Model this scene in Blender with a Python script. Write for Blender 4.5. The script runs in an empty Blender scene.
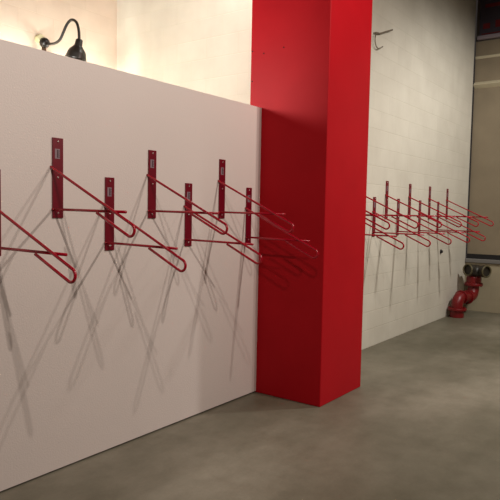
import bpy, bmesh, math, random
from mathutils import Vector, Matrix

random.seed(4)
C = bpy.context.scene.collection
SC = bpy.context.scene

# ------------------------------------------------------------------ camera
CAM = Vector((0.0, -2.8242, 1.5))
F = Vector((0.80512051, 0.5896166, -0.06429023))
R_ = Vector((0.5917357, -0.8058985, 0.01940285))
U = Vector((0.04037116, 0.05366446, 0.9977426))
cd = bpy.data.cameras.new('camera')
cam = bpy.data.objects.new('camera', cd)
C.objects.link(cam)
M = Matrix(((R_.x, U.x, -F.x, CAM.x), (R_.y, U.y, -F.y, CAM.y), (R_.z, U.z, -F.z, CAM.z), (0, 0, 0, 1)))
cam.matrix_world = M
cd.sensor_width = 36
cd.sensor_height = 36
cd.lens = 595.77 / 500 * 36
cd.clip_start = 0.02
SC.camera = cam

# ------------------------------------------------------------------ world and light
w = bpy.data.worlds.new('world')
SC.world = w
w.use_nodes = True
w.node_tree.nodes['Background'].inputs[0].default_value = (0.9, 0.75, 0.7, 1)
w.node_tree.nodes['Background'].inputs[1].default_value = 0.03
SC.view_settings.view_transform = 'Standard'
SC.view_settings.look = 'None'
SC.view_settings.gamma = 1
SC.view_settings.use_curve_mapping = False
SC.view_settings.exposure = 0.0


def spot(name, loc, target, watts, color, size=150, blend=0.35, radius=0.035):
    l = bpy.data.lights.new(name, 'SPOT')
    l.energy = watts
    l.color = color
    l.spot_size = math.radians(size)
    l.spot_blend = blend
    l.shadow_soft_size = radius
    o = bpy.data.objects.new(name, l)
    C.objects.link(o)
    o.location = loc
    d = Vector(target) - Vector(loc)
    o.rotation_euler = d.to_track_quat('-Z', 'Y').to_euler()
    return o


WARM = (1.0, 0.90, 0.80)
spot('ceiling_lamp_near', (1.13, -4.10, 3.42), (1.3, 0.0, 1.2), 165, WARM, 142, 0.9, 0.03)
spot('ceiling_lamp_near', (1.13, -2.25, 3.42), (1.3, 0.0, 1.9), 80, WARM, 150, 0.7, 0.025)
spot('ceiling_lamp_middle', (4.15, -4.20, 3.55), (3.7, 0.0, 1.4), 170, WARM, 150, 0.8, 0.03)
spot('ceiling_lamp_middle', (4.15, -2.25, 3.60), (3.9, 0.0, 2.1), 92, WARM, 164, 0.5, 0.025)
spot('ceiling_lamp_far', (7.2, -3.3, 4.55), (8.45, -1.75, 0.0), 550, (1.0, 0.97, 0.91), 137, 0.6, 0.14)
RECESS = (1.0, 0.97, 0.90)
spot('recess_light', (2.2, 1.2, 2.68), (4.7, 0.95, 3.05), 185, RECESS, 104, 0.6, 0.20)
spot('recess_light', (3.25, 2.15, 2.72), (3.25, 2.57, 2.8), 22, RECESS, 170, 0.3, 0.12)  # added low fill, no fixture, makes the back wall glow
spot('recess_light', (4.1, 2.15, 2.72), (4.1, 2.57, 2.8), 17, RECESS, 170, 0.3, 0.12)  # second added fill for the same wall glow
spot('recess_light', (4.35, 0.5, 4.3), (4.7, 0.7, 3.5), 45, RECESS, 150, 0.5, 0.06)


# ------------------------------------------------------------------ materials
def lin(r, g, b):
    f = lambda c: (c / 255 / 12.92) if c / 255 <= 0.04045 else ((c / 255 + 0.055) / 1.055) ** 2.4
    return (f(r), f(g), f(b), 1)


def base_mat(name, col, rough=0.6, metal=0.0, spec=0.5):
    m = bpy.data.materials.new(name)
    m.use_nodes = True
    b = m.node_tree.nodes['Principled BSDF']
    b.inputs['Base Color'].default_value = col
    b.inputs['Roughness'].default_value = rough
    b.inputs['Metallic'].default_value = metal
    b.inputs['Specular IOR Level'].default_value = spec
    return m, m.node_tree, b


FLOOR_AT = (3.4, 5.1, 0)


def coords(nt, scale=(1, 1, 1), loc=(0, 0, 0)):
    tc = nt.nodes.new('ShaderNodeTexCoord')
    mp = nt.nodes.new('ShaderNodeMapping')
    mp.inputs['Scale'].default_value = scale
    mp.inputs['Location'].default_value = loc
    nt.links.new(tc.outputs['Object'], mp.inputs['Vector'])
    return mp.outputs['Vector']


def noise(nt, vec, scale, detail=4, rough=0.55):
    n = nt.nodes.new('ShaderNodeTexNoise')
    n.inputs['Scale'].default_value = scale
    n.inputs['Detail'].default_value = detail
    n.inputs['Roughness'].default_value = rough
    nt.links.new(vec, n.inputs['Vector'])
    return n.outputs['Fac']


def ramp(nt, fac, stops):
    r = nt.nodes.new('ShaderNodeValToRGB')
    e = r.color_ramp.elements
    e[0].position, e[0].color = stops[0]
    e[1].position, e[1].color = stops[-1]
    for p, c in stops[1:-1]:
        k = e.new(p)
        k.color = c
    nt.links.new(fac, r.inputs['Fac'])
    return r.outputs['Color']


def bump(nt, b, height, strength, dist=0.01):
    n = nt.nodes.new('ShaderNodeBump')
    n.inputs['Strength'].default_value = strength
    n.inputs['Distance'].default_value = dist
    nt.links.new(height, n.inputs['Height'])
    nt.links.new(n.outputs['Normal'], b.inputs['Normal'])


def mix(nt, a, b_, fac, mode='MULTIPLY'):
    m = nt.nodes.new('ShaderNodeMix')
    m.data_type = 'RGBA'
    m.blend_type = mode
    if isinstance(fac, float):
        m.inputs[0].default_value = fac
    else:
        nt.links.new(fac, m.inputs[0])
    for s, v in ((6, a), (7, b_)):
        if isinstance(v, tuple):
            m.inputs[s].default_value = v
        else:
            nt.links.new(v, m.inputs[s])
    return m.outputs[2]


def painted(name, col, rough=0.5, var=0.06, scale=3.0, bscale=220, bstr=0.08, spec=0.4):
    m, nt, b = base_mat(name, col, rough, 0, spec)
    v = coords(nt)
    k = tuple(1 - var for _ in range(3)) + (1,)
    c = ramp(nt, noise(nt, v, scale), [(0.3, k), (0.7, (1, 1, 1, 1))])
    nt.links.new(mix(nt, col, c, 1.0), b.inputs['Base Color'])
    bump(nt, b, noise(nt, v, bscale, 2), bstr, 0.004)
    return m


def blocks(name, col, axis='x', mortar=0.95, bstr=0.4):
    """painted concrete block; axis = the wall's horizontal direction"""
    m, nt, b = base_mat(name, col, 0.55, 0, 0.35)
    tc = nt.nodes.new('ShaderNodeTexCoord')
    sp = nt.nodes.new('ShaderNodeSeparateXYZ')
    cb = nt.nodes.new('ShaderNodeCombineXYZ')
    nt.links.new(tc.outputs['Object'], sp.inputs[0])
    nt.links.new(sp.outputs['X' if axis == 'x' else 'Y'], cb.inputs[0])
    nt.links.new(sp.outputs['Z'], cb.inputs[1])
    br = nt.nodes.new('ShaderNodeTexBrick')
    br.inputs['Scale'].default_value = 1.0
    br.inputs['Brick Width'].default_value = 0.406
    br.inputs['Row Height'].default_value = 0.203
    br.inputs['Mortar Size'].default_value = 0.006
    br.inputs['Mortar Smooth'].default_value = 0.6
    br.inputs['Color1'].default_value = (1, 1, 1, 1)
    br.inputs['Color2'].default_value = (0.96, 0.96, 0.96, 1)
    br.inputs['Mortar'].default_value = (mortar, mortar, mortar * 0.98, 1)
    nt.links.new(cb.outputs[0], br.inputs['Vector'])
    v = coords(nt)
    c1 = mix(nt, col, br.outputs['Color'], 1.0)
    blot = ramp(nt, noise(nt, v, 2.2, 5), [(0.3, (0.9, 0.89, 0.88, 1)), (0.65, (1, 1, 1, 1))])
    c2 = mix(nt, c1, blot, 1.0)
    # thin vertical scuffs
    vs = coords(nt, (4, 4, 0.7))
    sc = ramp(nt, noise(nt, vs, 1.6, 4), [(0.3, (0.975, 0.97, 0.97, 1)), (0.6, (1, 1, 1, 1))])
    nt.links.new(mix(nt, c2, sc, 1.0), b.inputs['Base Color'])
    inv = nt.nodes.new('ShaderNodeMath')
    inv.operation = 'SUBTRACT'
    inv.inputs[0].default_value = 1.0
    nt.links.new(br.outputs['Fac'], inv.inputs[1])
    ad = nt.nodes.new('ShaderNodeMath')
    ad.operation = 'MULTIPLY_ADD'
    nt.links.new(noise(nt, v, 90, 3), ad.inputs[0])
    ad.inputs[1].default_value = 0.25
    nt.links.new(inv.outputs[0], ad.inputs[2])
    bump(nt, b, ad.outputs[0], bstr, 0.004)
    return m


def concrete(name):
    m, nt, b = base_mat(name, (0.2, 0.19, 0.15, 1), 0.5, 0, 0.4)
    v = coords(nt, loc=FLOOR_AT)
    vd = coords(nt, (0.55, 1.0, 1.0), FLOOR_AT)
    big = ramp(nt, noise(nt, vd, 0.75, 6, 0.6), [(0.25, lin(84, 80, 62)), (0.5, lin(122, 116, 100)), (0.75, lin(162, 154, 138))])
    mid = ramp(nt, noise(nt, v, 5.5, 6, 0.65), [(0.3, (0.80, 0.79, 0.77, 1)), (0.62, (1, 1, 1, 1))])
    fine = ramp(nt, noise(nt, v, 60, 3), [(0.3, (0.92, 0.92, 0.92, 1)), (0.7, (1, 1, 1, 1))])
    c = mix(nt, mix(nt, big, mid, 1.0), fine, 1.0)
    nt.links.new(c, b.inputs['Base Color'])
    rr = nt.nodes.new('ShaderNodeMapRange')
    rr.inputs['To Min'].default_value = 0.38
    rr.inputs['To Max'].default_value = 0.62
    nt.links.new(noise(nt, v, 3.0, 4), rr.inputs['Value'])
    nt.links.new(rr.outputs[0], b.inputs['Roughness'])
    bump(nt, b, noise(nt, v, 18, 5), 0.12, 0.004)
    return m


m_part = painted('white_drywall_paint', lin(222, 208, 202), 0.55, 0.03, 1.5, 110, 0.35)
m_block = blocks('white_block_paint', lin(216, 209, 194))
m_cream_x = blocks('cream_block_paint', lin(234, 218, 198), 'x', 0.97, 0.25)
m_cream_y = blocks('cream_block_paint_side', lin(236, 230, 214), 'y', 0.97, 0.25)
m_curb = blocks('dull_block_paint', lin(172, 160, 134), 'y', 0.94, 0.3)
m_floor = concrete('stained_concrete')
m_ceil = painted('dark_ceiling_paint', lin(90, 86, 82), 0.8)
m_outer = painted('grey_wall_paint', lin(112, 106, 100), 0.7)
m_col = painted('red_column_paint', lin(177, 19, 29), 0.5, 0.10, 2.5, 60, 0.12, 0.09)
m_red = painted('red_powder_coat', lin(168, 2, 32), 0.26, 0.05, 20, 300, 0.02, 0.5)
m_plate = painted('red_powder_coat_shaded', lin(112, 2, 26), 0.35, 0.05, 20, 300, 0.02, 0.5)  # same red coat as the rods, plate shade put into the colour
m_pipe = painted('red_pipe_paint', lin(118, 7, 13), 0.4, 0.12, 12, 120, 0.1, 0.5)
m_door = painted('grey_metal_door', lin(142, 128, 106), 0.45, 0.15, 3.0, 25, 0.05, 0.5)
m_strut = painted('pale_lit_strut', lin(205, 194, 165), 0.4, 0.1, 5, 40, 0.05, 0.6)  # paler than the door: the lit streaks are put into the colour
m_dark = painted('dark_rubber', lin(34, 30, 30), 0.8)
m_ledge = painted('grey_ledge_paint', lin(120, 116, 112), 0.6)
m_black = painted('black_enamel', lin(26, 22, 18), 0.35, 0.05, 10, 100, 0.02, 0.5)
m_cream = painted('cream_plastic', lin(222, 214, 170), 0.5)
m_brown = painted('tan_conduit', lin(84, 66, 50), 0.5)
m_chrome = base_mat('bright_bolt_metal', lin(215, 205, 200), 0.3, 1.0)[0]
m_stick = painted('pale_sticker', lin(140, 116, 124), 0.5)
m_print = painted('dark_sticker_print', lin(72, 48, 54), 0.5)
m_bronze = painted('tarnished_brass', lin(50, 44, 36), 0.45, 0.35, 14, 80, 0.2)
m_brass = painted('worn_brass_rim', lin(104, 94, 66), 0.4, 0.4, 16, 80, 0.2)
m_wire = painted('tan_wire', lin(120, 108, 92), 0.6)
m_sign = painted('dark_board', lin(62, 56, 66), 0.6)
m_signred = painted('dark_red_print', lin(110, 22, 26), 0.6)
m_signedge = painted('pale_frame', lin(150, 138, 146), 0.5)
m_hole = painted('dark_hole', lin(40, 10, 10), 0.9)
m_lens = bpy.data.materials.new('lit_bulb')
m_lens.use_nodes = True
_b = m_lens.node_tree.nodes['Principled BSDF']
_b.inputs['Emission Color'].default_value = (1.0, 0.82, 0.55, 1)
_b.inputs['Emission Strength'].default_value = 25


# ------------------------------------------------------------------ mesh helpers
def link(name, bm, mat, parent=None, smooth=False, loc=None, bevel=0, seg=2):
    me = bpy.data.meshes.new(name)
    bmesh.ops.recalc_face_normals(bm, faces=bm.faces[:])
    bm.to_mesh(me)
    bm.free()
    if smooth:
        for p in me.polygons:
            p.use_smooth = True
    me.materials.append(mat)
    o = bpy.data.objects.new(name, me)
    C.objects.link(o)
    if parent:
        o.parent = parent
    if loc:
        o.location = loc
    if bevel:
        md = o.modifiers.new('bevel', 'BEVEL')
        md.width = bevel
        md.segments = seg
        md.limit_method = 'ANGLE'
        md.angle_limit = math.radians(40)
    return o


def box(bm, x0, x1, y0, y1, z0, z1):
    vs = [bm.verts.new((x, y, z)) for x in (x0, x1) for y in (y0, y1) for z in (z0, z1)]
    for f in ((0, 1, 3, 2), (4, 6, 7, 5), (0, 4, 5, 1), (2, 3, 7, 6), (0, 2, 6, 4), (1, 5, 7, 3)):
        bm.faces.new([vs[i] for i in f])


def tube(bm, pts, rad, n=12, caps=True):
    """round tube along pts; rad a number or one per point"""
    pts = [Vector(p) for p in pts]
    rs = rad if isinstance(rad, (list, tuple)) else [rad] * len(pts)
    t0 = (pts[1] - pts[0]).normalized()
    ref = Vector((0, 0, 1)) if abs(t0.z) < 0.9 else Vector((1, 0, 0))
    nv = t0.cross(ref).normalized()
    rings = []
    for i, p in enumerate(pts):
        a = pts[max(i - 1, 0)]
        b = pts[min(i + 1, len(pts) - 1)]
        t = (b - a).normalized()
        nv = (nv - t * nv.dot(t)).normalized()
        bn = t.cross(nv)
        rings.append([bm.verts.new(p + (nv * math.cos(q) + bn * math.sin(q)) * rs[i])
                      for q in (2 * math.pi * k / n for k in range(n))])
    for a, b in zip(rings, rings[1:]):
        for k in range(n):
            bm.faces.new((a[k], a[(k + 1) % n], b[(k + 1) % n], b[k]))
    if caps:
        bm.faces.new(rings[0][::-1])
        bm.faces.new(rings[-1])


def lathe(bm, prof, n=28, mtx=None):
    """prof: (radius, z) pairs turned around the local z axis"""
    mtx = mtx or Matrix.Identity(4)
    rings = []
    for r, z in prof:
        if r < 1e-6:
            rings.append([bm.verts.new(mtx @ Vector((0, 0, z)))])
        else:
            rings.append([bm.verts.new(mtx @ Vector((r * math.cos(2 * math.pi * k / n), r * math.sin(2 * math.pi * k / n), z))) for k in range(n)])
    for a, b in zip(rings, rings[1:]):
        for k in range(n):
            k2 = (k + 1) % n
            if len(a) == 1 and len(b) == 1:
                continue
            if len(a) == 1:
                bm.faces.new((a[0], b[k2], b[k]))
            elif len(b) == 1:
                bm.faces.new((a[k], a[k2], b[0]))
            else:
                bm.faces.new((a[k], a[k2], b[k2], b[k]))


def smooth_path(pts, sub=8):
    """Catmull-Rom through the points"""
    P = [Vector(p) for p in pts]
    P = [P[0] * 2 - P[1]] + P + [P[-1] * 2 - P[-2]]
    out = []
    for i in range(1, len(P) - 2):
        for k in range(sub):
            t = k / sub
            a, b, c, d = P[i - 1], P[i], P[i + 1], P[i + 2]
            out.append(0.5 * ((2 * b) + (c - a) * t + (2 * a - 5 * b + 4 * c - d) * t * t + (3 * b - a - 3 * c + d) * t ** 3))
    out.append(P[-2])
    return out


def tag(o, label, cat, group=None):
    o['label'] = label
    o['category'] = cat
    if group:
        o['group'] = group


def thing(name, label, cat, loc=(0, 0, 0), group=None):
    o = bpy.data.objects.new(name, None)
    o.empty_display_size = 0.1
    C.objects.link(o)
    o.location = loc
    tag(o, label, cat, group)
    return o


def struct(name, bm, mat, parent=None, label=None, **k):
    o = link(name, bm, mat, parent, **k)
    if not parent:
        o['kind'] = 'structure'
    if label:
        o['label'] = label
    return o


def sbox(name, b, mat, parent=None, label=None, bevel=0):
    bm = bmesh.new()
    box(bm, *b)
    return struct(name, bm, mat, parent, label, bevel=bevel)


# ------------------------------------------------------------------ the setting
CEIL = 5.4
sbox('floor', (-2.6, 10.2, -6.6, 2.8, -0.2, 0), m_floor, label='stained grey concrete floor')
sbox('ceiling', (-2.6, 10.2, -6.6, 2.8, CEIL, CEIL + 0.2), m_ceil, label='dark ceiling above the room')
wl = sbox('wall_left', (-2.4, 3.978, 0, 0.12, 0.013, 2.338), m_part, label='white low partition wall carrying the near bicycle racks')
sbox('sole_plate', (-2.4, 3.96, 0.03, 0.108, 0, 0.016), m_dark, wl)
sbox('wall_right', (4.694, 9.670, 0, 0.2, 0, CEIL), m_block, label='white painted block wall beyond the red column')
sbox('wall_back', (-2.4, 4.7, 2.57, 2.77, 0, CEIL), m_cream_x, label='cream wall with the black lamp, seen above the partition')
sbox('wall_recess', (4.70, 4.88, 0.2, 2.77, 0, CEIL), m_cream_y, label='bright cream side wall between back corner and red column')
sbox('wall_rear', (-2.4, 10.2, -6.6, -6.4, 0, CEIL), m_outer, label='wall behind the viewpoint')
sbox('wall_near', (-2.6, -2.4, -6.6, 2.77, 0, CEIL), m_outer, label='wall at the near end of the room')
# end wall: curb, ledge, door and header
we = sbox('wall_end', (9.670, 10.1, -6.4, 0.0, 0, 0.765), m_curb, label='dull cream block curb below the grey door')
sbox('trim_1', (9.640, 10.1, -6.4, 0.0, 0.765, 0.825), m_ledge, label='grey ledge on top of the curb', bevel=0.008)
d1 = sbox('door_1', (9.720, 9.780, -6.4, -0.01, 0.86, 4.21), m_door, label='tall grey brown metal door on the end wall')
sbox('bottom_seal', (9.710, 9.790, -6.4, -0.01, 0.825, 0.90), m_dark, d1, 'dark seal strip')
for z, h, k in ((3.54, 0.05, 1.0), (3.97, 0.025, 0.3)):
    bm = bmesh.new()
    vs = [(9.72, z - h), (9.72 - 0.02 * k, z - h * 0.7), (9.72 - 0.06 * k, z), (9.72 - 0.055 * k, z + 0.012), (9.72, z + 0.05 * k)]
    a = [bm.verts.new((x, -6.4, zz)) for x, zz in vs]
    b = [bm.verts.new((x, -0.012, zz)) for x, zz in vs]
    for i in range(5):
        bm.faces.new((a[i], a[(i + 1) % 5], b[(i + 1) % 5], b[i]))
    bm.faces.new(a)
    bm.faces.new(b[::-1])
    link('strut', bm, m_strut, d1)
sbox('trim_2', (9.740, 10.1, -6.4, 0.0, 4.21, CEIL), m_outer, label='dark header wall above the grey door')

# ------------------------------------------------------------------ red column
col = thing('column', 'big square red painted column at the end of the white partition', 'column', (4.33, -0.245, 0))
bm = bmesh.new()
box(bm, 3.978, 4.690, -0.609, 0.118, 0, CEIL)
link('shaft', bm, m_col, col, bevel=0.006).location = (-4.33, 0.245, 0)
for y, z in ((-0.010, 2.769), (-0.2005, 2.789), (0.10, 2.56), (0.10, 2.80)):
    bm = bmesh.new()
    lathe(bm, [(0, 0), (0.006, 0), (0.006, 0.003), (0, 0.003)], 10, Matrix.Translation((3.979 - 4.33, y + 0.245, z)) @ Matrix.Rotation(-math.pi / 2, 4, 'Y'))
    h = link('screw_hole', bm, m_hole, col)


# ------------------------------------------------------------------ bicycle racks
ROD = 0.0074


def make_rack(label, loc, group):
    t = thing('bicycle_rack', label, 'bike rack', loc, group)
    bm = bmesh.new()
    box(bm, 0.0, 0.069, -0.008, 0.0, -0.008, 0.432)
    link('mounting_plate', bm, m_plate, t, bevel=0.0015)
    # bent rod: down from the plate's edge, round turn, back to the arm
    th = math.radians(24.7)
    d = Vector((0, -math.cos(th), -math.sin(th)))
    n = Vector((0, -math.sin(th), math.cos(th)))
    r = 0.031
    p0 = Vector((-ROD * 0.9, 0.0, 0.272))
    e = p0 + d * 0.712
    c = e - n * r
    pts = [p0 + d * s for s in (0, 0.02, 0.3, 0.6, 0.70)]
    for k in range(0, 15):
        a = math.pi * k / 14
        pts.append(c + n * r * math.cos(a) + d * r * math.sin(a))
    q = c - n * r
    s2 = (0.026 - q.z) / math.sin(th)
    pts += [q - d * s for s in (0.02, s2 * 0.5, s2)]
    bm = bmesh.new()
    tube(bm, pts, ROD, 12)
    link('wheel_hook', bm, m_red, t, smooth=True)
    bm = bmesh.new()
    tube(bm, [(ROD, -0.004, 0.04), (ROD, -0.3, 0.037), (ROD, -0.588, 0.034)], ROD, 12)
    tube(bm, [(-ROD * 0.8, -0.011, 0.04), (0.02, -0.0115, 0.04)], 0.0055, 8)   # weld at the plate
    link('support_arm', bm, m_red, t, smooth=True)
    for z in (0.412, 0.215, 0.02):
        bm = bmesh.new()
        lathe(bm, [(0.006, 0), (0.006, 0.002), (0.0045, 0.004), (0, 0.005)], 14, Matrix.Translation((0.035, -0.008, z)) @ Matrix.Rotation(math.pi / 2, 4, 'X'))
        o = link('bolt', bm, m_chrome, t, smooth=True)
        o['label'] = 'bright metal bolt'
    bm = bmesh.new()
    box(bm, 0.014, 0.046, -0.0088, -0.008, 0.318, 0.372)
    s = link('sticker', bm, m_stick, t)
    s['label'] = 'pale grey sticker'
    bm = bmesh.new()
    box(bm, 0.027, 0.035, -0.0091, -0.0088, 0.323, 0.367)
    for k in range(4):
        box(bm, 0.037, 0.044, -0.0091, -0.0088, 0.325 + k * 0.011, 0.331 + k * 0.011)
    link('print', bm, m_print, s)
    return t


def copy_tree(o, parent=None):
    c = o.copy()
    C.objects.link(c)
    if parent:
        c.parent = parent
    for ch in list(o.children):
        copy_tree(ch, c)
    return c


GN, GF = 'bicycle racks on the white partition', 'bicycle racks on the far block wall'
ZU, ZL = 1.452, 1.257
racks = [
    (1.63, ZL, GN, 'red wall bike rack cut off by the left edge of the photo'),
    (2.004, ZU, GN, 'red wall bike rack, leftmost of the high ones on the white partition'),
    (2.372, ZL, GN, 'low red wall bike rack on white partition, between first and second high racks'),
    (2.725, ZU, GN, 'red wall bike rack, middle one of the three high racks on the white partition'),
    (3.078, ZL, GN, 'low red wall bike rack on white partition, between second and third high racks'),
    (3.446, ZU, GN, 'red wall bike rack, high one closest to the red column on the white partition'),
    (3.788, ZL, GN, 'low red wall bike rack right beside the red column, hook against the red paint'),
    (5.07, ZU, GF, 'red bike rack hidden behind the red column, only a short hook end showing high up'),
    (5.42, ZL, GF, 'red bike rack behind the red column, only its low hook end showing'),
    (5.77, ZU, GF, 'red bike rack with plate behind the red column, its high hook reaching past the edge'),
    (6.145, ZL, GF, 'first low red bike rack right of the red column on the block wall'),
    (6.475, ZU, GF, 'first high red bike rack right of the red column on the block wall'),
    (6.825, ZL, GF, 'second low red bike rack right of the red column on the block wall'),
    (7.183, ZU, GF, 'second high red bike rack right of the red column on the block wall'),
    (7.545, ZL, GF, 'third low red bike rack right of the red column on the block wall'),
    (7.893, ZU, GF, 'third high red bike rack right of the red column on the block wall'),
    (8.245, ZL, GF, 'low red bike rack farthest from the column, above the red standpipe'),
    (8.62, ZU, GF, 'high red bike rack farthest from the column, hook in front of the grey door'),
]
proto = None
for x, z, g, lab in racks:
    if proto is None:
        proto = make_rack(lab, (x, 0, z), g)
        continue
    c = copy_tree(proto)
    c.location = (x, 0, z)
    c['label'] = lab
    c['group'] = g

proto.rotation_euler.z = math.radians(2.4)   # the nearest rack sits slightly askew

# ------------------------------------------------------------------ gooseneck lamp on the back wall
LX = 3.689
lamp = thing('wall_lamp', 'black gooseneck lamp on the cream wall above the white partition', 'lamp', (LX, 2.57, 3.165))


def L(y, z):
    return Vector((0, y - 2.57, z - 3.165))


bm = bmesh.new()
lathe(bm, [(0, 0), (0.042, 0), (0.042, 0.05), (0.036, 0.058), (0, 0.06)], 24, Matrix.Translation((-0.02, 0, 0.035)) @ Matrix.Rotation(math.pi / 2, 4, 'X'))
link('junction_box', bm, m_cream, lamp, smooth=False)['label'] = 'cream round junction box'
bm = bmesh.new()
lathe(bm, [(0, 0), (0.044, 0), (0.05, 0.012), (0.05, 0.04), (0.038, 0.06), (0.018, 0.07), (0, 0.072)], 28, Matrix.Translation((0, -0.055, -0.01)) @ Matrix.Rotation(math.pi / 2, 4, 'X'))
link('canopy', bm, m_black, lamp, smooth=True)
bm = bmesh.new()
tube(bm, [(0, -0.07, -0.04), (0, -0.07, -0.20)], 0.022, 12)
link('conduit', bm, m_brown, lamp, smooth=True)['label'] = 'tan conduit stub'
bm = bmesh.new()
arm = [L(2.50, 3.150), L(2.434, 3.135), L(2.319, 3.125), L(2.239, 3.150), L(2.19, 3.205), L(2.145, 3.262), L(2.098, 3.298), L(2.045, 3.306), L(1.985, 3.272), L(1.952, 3.20), L(1.943, 3.118), L(1.940, 3.07)]
tube(bm, smooth_path(arm, 6), 0.0135, 12)
link('gooseneck', bm, m_black, lamp, smooth=True)
# shade tilted back to the wall
ax = Vector((0, 0.32, -1)).normalized()
mt = Matrix.Translation(L(1.940, 3.10)) @ ax.to_track_quat('Z', 'X').to_matrix().to_4x4()
bm = bmesh.new()
lathe(bm, [(0.0, -0.01), (0.022, -0.01), (0.033, 0.0), (0.036, 0.05), (0.045, 0.062), (0.056, 0.075), (0.074, 0.095), (0.086, 0.12), (0.094, 0.155), (0.104, 0.178),
           (0.099, 0.178), (0.089, 0.155), (0.08, 0.12), (0.06, 0.09), (0.0, 0.08)], 32, mt)
link('lamp_shade', bm, m_black, lamp, smooth=True)
bm = bmesh.new()
lathe(bm, [(0.0, 0.08), (0.02, 0.09), (0.03, 0.115), (0.031, 0.13), (0.022, 0.148), (0, 0.154)], 20, mt)
link('bulb', bm, m_lens, lamp, smooth=True)
gl = spot('lamp_light', (mt @ Vector((0, 0, 0.186))) + Vector((LX, 2.57, 3.165)), (mt @ Vector((0, 0, 1))) + Vector((LX, 2.57, 3.165)), 100, RECESS, 172, 0.3, 0.012)

# ------------------------------------------------------------------ red standpipe in the far corner
sp = thing('standpipe', 'red fire standpipe with a dark double outlet in the far floor corner', 'pipe', (8.88, -0.14, 0))
bm = bmesh.new()
lathe(bm, [(0, 0), (0.10, 0), (0.10, 0.02), (0.10, 0.11), (0, 0.11)], 28)
link('base_collar', bm, m_pipe, sp, smooth=False, bevel=0.006)


def flange(mtx, r=0.14, h=0.03, bolts=8):
    bm = bmesh.new()
    lathe(bm, [(0, 0), (r, 0), (r, h), (0, h)], 28, mtx)
    f = link('flange', bm, m_pipe, sp, bevel=0.005)
    for k in range(bolts):
        a = 2 * math.pi * k / bolts
        bm = bmesh.new()
        lathe(bm, [(0, -0.012), (0.013, -0.012), (0.013, h + 0.012), (0, h + 0.012)], 6, mtx @ Matrix.Translation((r * 0.83 * math.cos(a), r * 0.83 * math.sin(a), 0)))
        link('flange_bolt', bm, m_pipe, f)


flange(Matrix.Translation((0, 0, 0.105)), 0.135, 0.035)
DX, DY = 0.50, -0.085
body = [(0, 0, 0.12), (0, 0, 0.18), (0.012, -0.002, 0.235), (0.06, -0.01, 0.28), (0.13, -0.022, 0.29), (0.26, -0.044, 0.275), (0.38, -0.065, 0.27),
        (0.45, -0.077, 0.295), (0.485, -0.083, 0.345), (DX, DY, 0.40), (DX, DY, 0.50)]
bm = bmesh.new()
tube(bm, smooth_path(body, 5), 0.084, 24)
link('bent_pipe', bm, m_pipe, sp, smooth=True)
hd = Vector((0.18, -0.05, 0)).normalized()
for p, d in ((Vector((0.10, -0.018, 0.286)), Vector((0.9, -0.16, 0.08))), (Vector((0.30, -0.05, 0.271)), Vector((0.9, -0.16, -0.06)))):
    flange(Matrix.Translation(p) @ d.to_track_quat('Z', 'Y').to_matrix().to_4x4(), 0.105, 0.025, 6)
flange(Matrix.Translation((DX, DY, 0.435)), 0.135, 0.04)
bm = bmesh.new()
lathe(bm, [(0.105, 0.46), (0.11, 0.48), (0.11, 0.56), (0.095, 0.60), (0, 0.60)], 28, Matrix.Translation((DX, DY, 0)))
link('riser', bm, m_pipe, sp, smooth=False, bevel=0.005)
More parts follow.
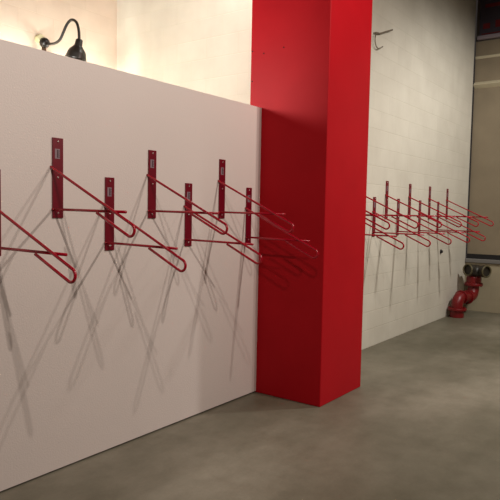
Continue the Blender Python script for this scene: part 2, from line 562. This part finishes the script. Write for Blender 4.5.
# twin outlet head
bm = bmesh.new()
lathe(bm, [(0, 0.585), (0.11, 0.585), (0.13, 0.63), (0.13, 0.69), (0.09, 0.745), (0, 0.76)], 28, Matrix.Translation((DX, DY - 0.02, 0)))
head = link('outlet_head', bm, m_bronze, sp, smooth=True)
head['label'] = 'dark tarnished outlet head'
for d in (Vector((-0.75, 0.40, 0.06)), Vector((-0.50, -0.87, 0.0))):
    dm = Matrix.Translation((DX, DY - 0.04, 0.67)) @ d.to_track_quat('Z', 'Y').to_matrix().to_4x4()
    bm = bmesh.new()
    lathe(bm, [(0.07, 0.0), (0.075, 0.12), (0.092, 0.13), (0.092, 0.19), (0.075, 0.20), (0.07, 0.17), (0.0, 0.165)], 24, dm)
    o = link('outlet', bm, m_bronze, sp, smooth=False)
    bm = bmesh.new()
    pr = [dm @ Vector((0.084 * math.cos(2 * math.pi * k / 24), 0.084 * math.sin(2 * math.pi * k / 24), 0.192)) for k in range(25)]
    tube(bm, pr, 0.012, 8, caps=False)
    link('rim', bm, m_brass, o, smooth=True)['label'] = 'worn brass rim'

# ------------------------------------------------------------------ small things on the far wall
bm = bmesh.new()
tube(bm, smooth_path([(6.015, 0.0, 3.43), (6.05, -0.02, 3.445), (6.12, -0.03, 3.452), (6.25, -0.035, 3.50), (6.42, -0.04, 3.563)], 5), 0.009, 8)
tube(bm, smooth_path([(6.10, -0.03, 3.45), (6.03, -0.03, 3.43), (6.00, -0.03, 3.36), (6.03, -0.03, 3.30), (6.10, -0.03, 3.285), (6.20, -0.03, 3.33)], 5), 0.006, 8)
tag(link('wire', bm, m_wire, smooth=True), 'loose tan wire curling out of the block wall beside the top of the column', 'wire')
bm = bmesh.new()
lathe(bm, [(0, 0), (0.03, 0), (0.03, 0.012), (0.018, 0.018), (0.018, 0.03), (0, 0.032)], 16, Matrix.Translation((8.463, 0, 0.984)) @ Matrix.Rotation(math.pi / 2, 4, 'X'))
tag(link('wall_anchor', bm, m_dark), 'small dark anchor on the block wall above the standpipe', 'anchor')

# board high on the end wall
sg = thing('wall_board', 'dark board with red patches and pale lower edge above the grey door', 'sign', (9.74, -0.45, 4.23))
bm = bmesh.new()
box(bm, -0.03, 0.0, -0.6, 0.40, 0.06, 1.0)
link('panel', bm, m_sign, sg)
bm = bmesh.new()
box(bm, -0.07, 0.0, -0.6, 0.42, 0.0, 0.06)
link('frame_edge', bm, m_signedge, sg, bevel=0.01)['label'] = 'pale frame edge'
for y0, y1, z0, z1 in ((0.07, 0.32, 0.48, 0.53), (0.04, 0.16, 0.16, 0.27), (0.24, 0.34, 0.16, 0.24), (-0.4, 0.36, 0.075, 0.09)):
    bm = bmesh.new()
    box(bm, -0.038, -0.03, y0, y1, z0, z1)
    link('red_patch', bm, m_signred, sg)['label'] = 'dark red patch'
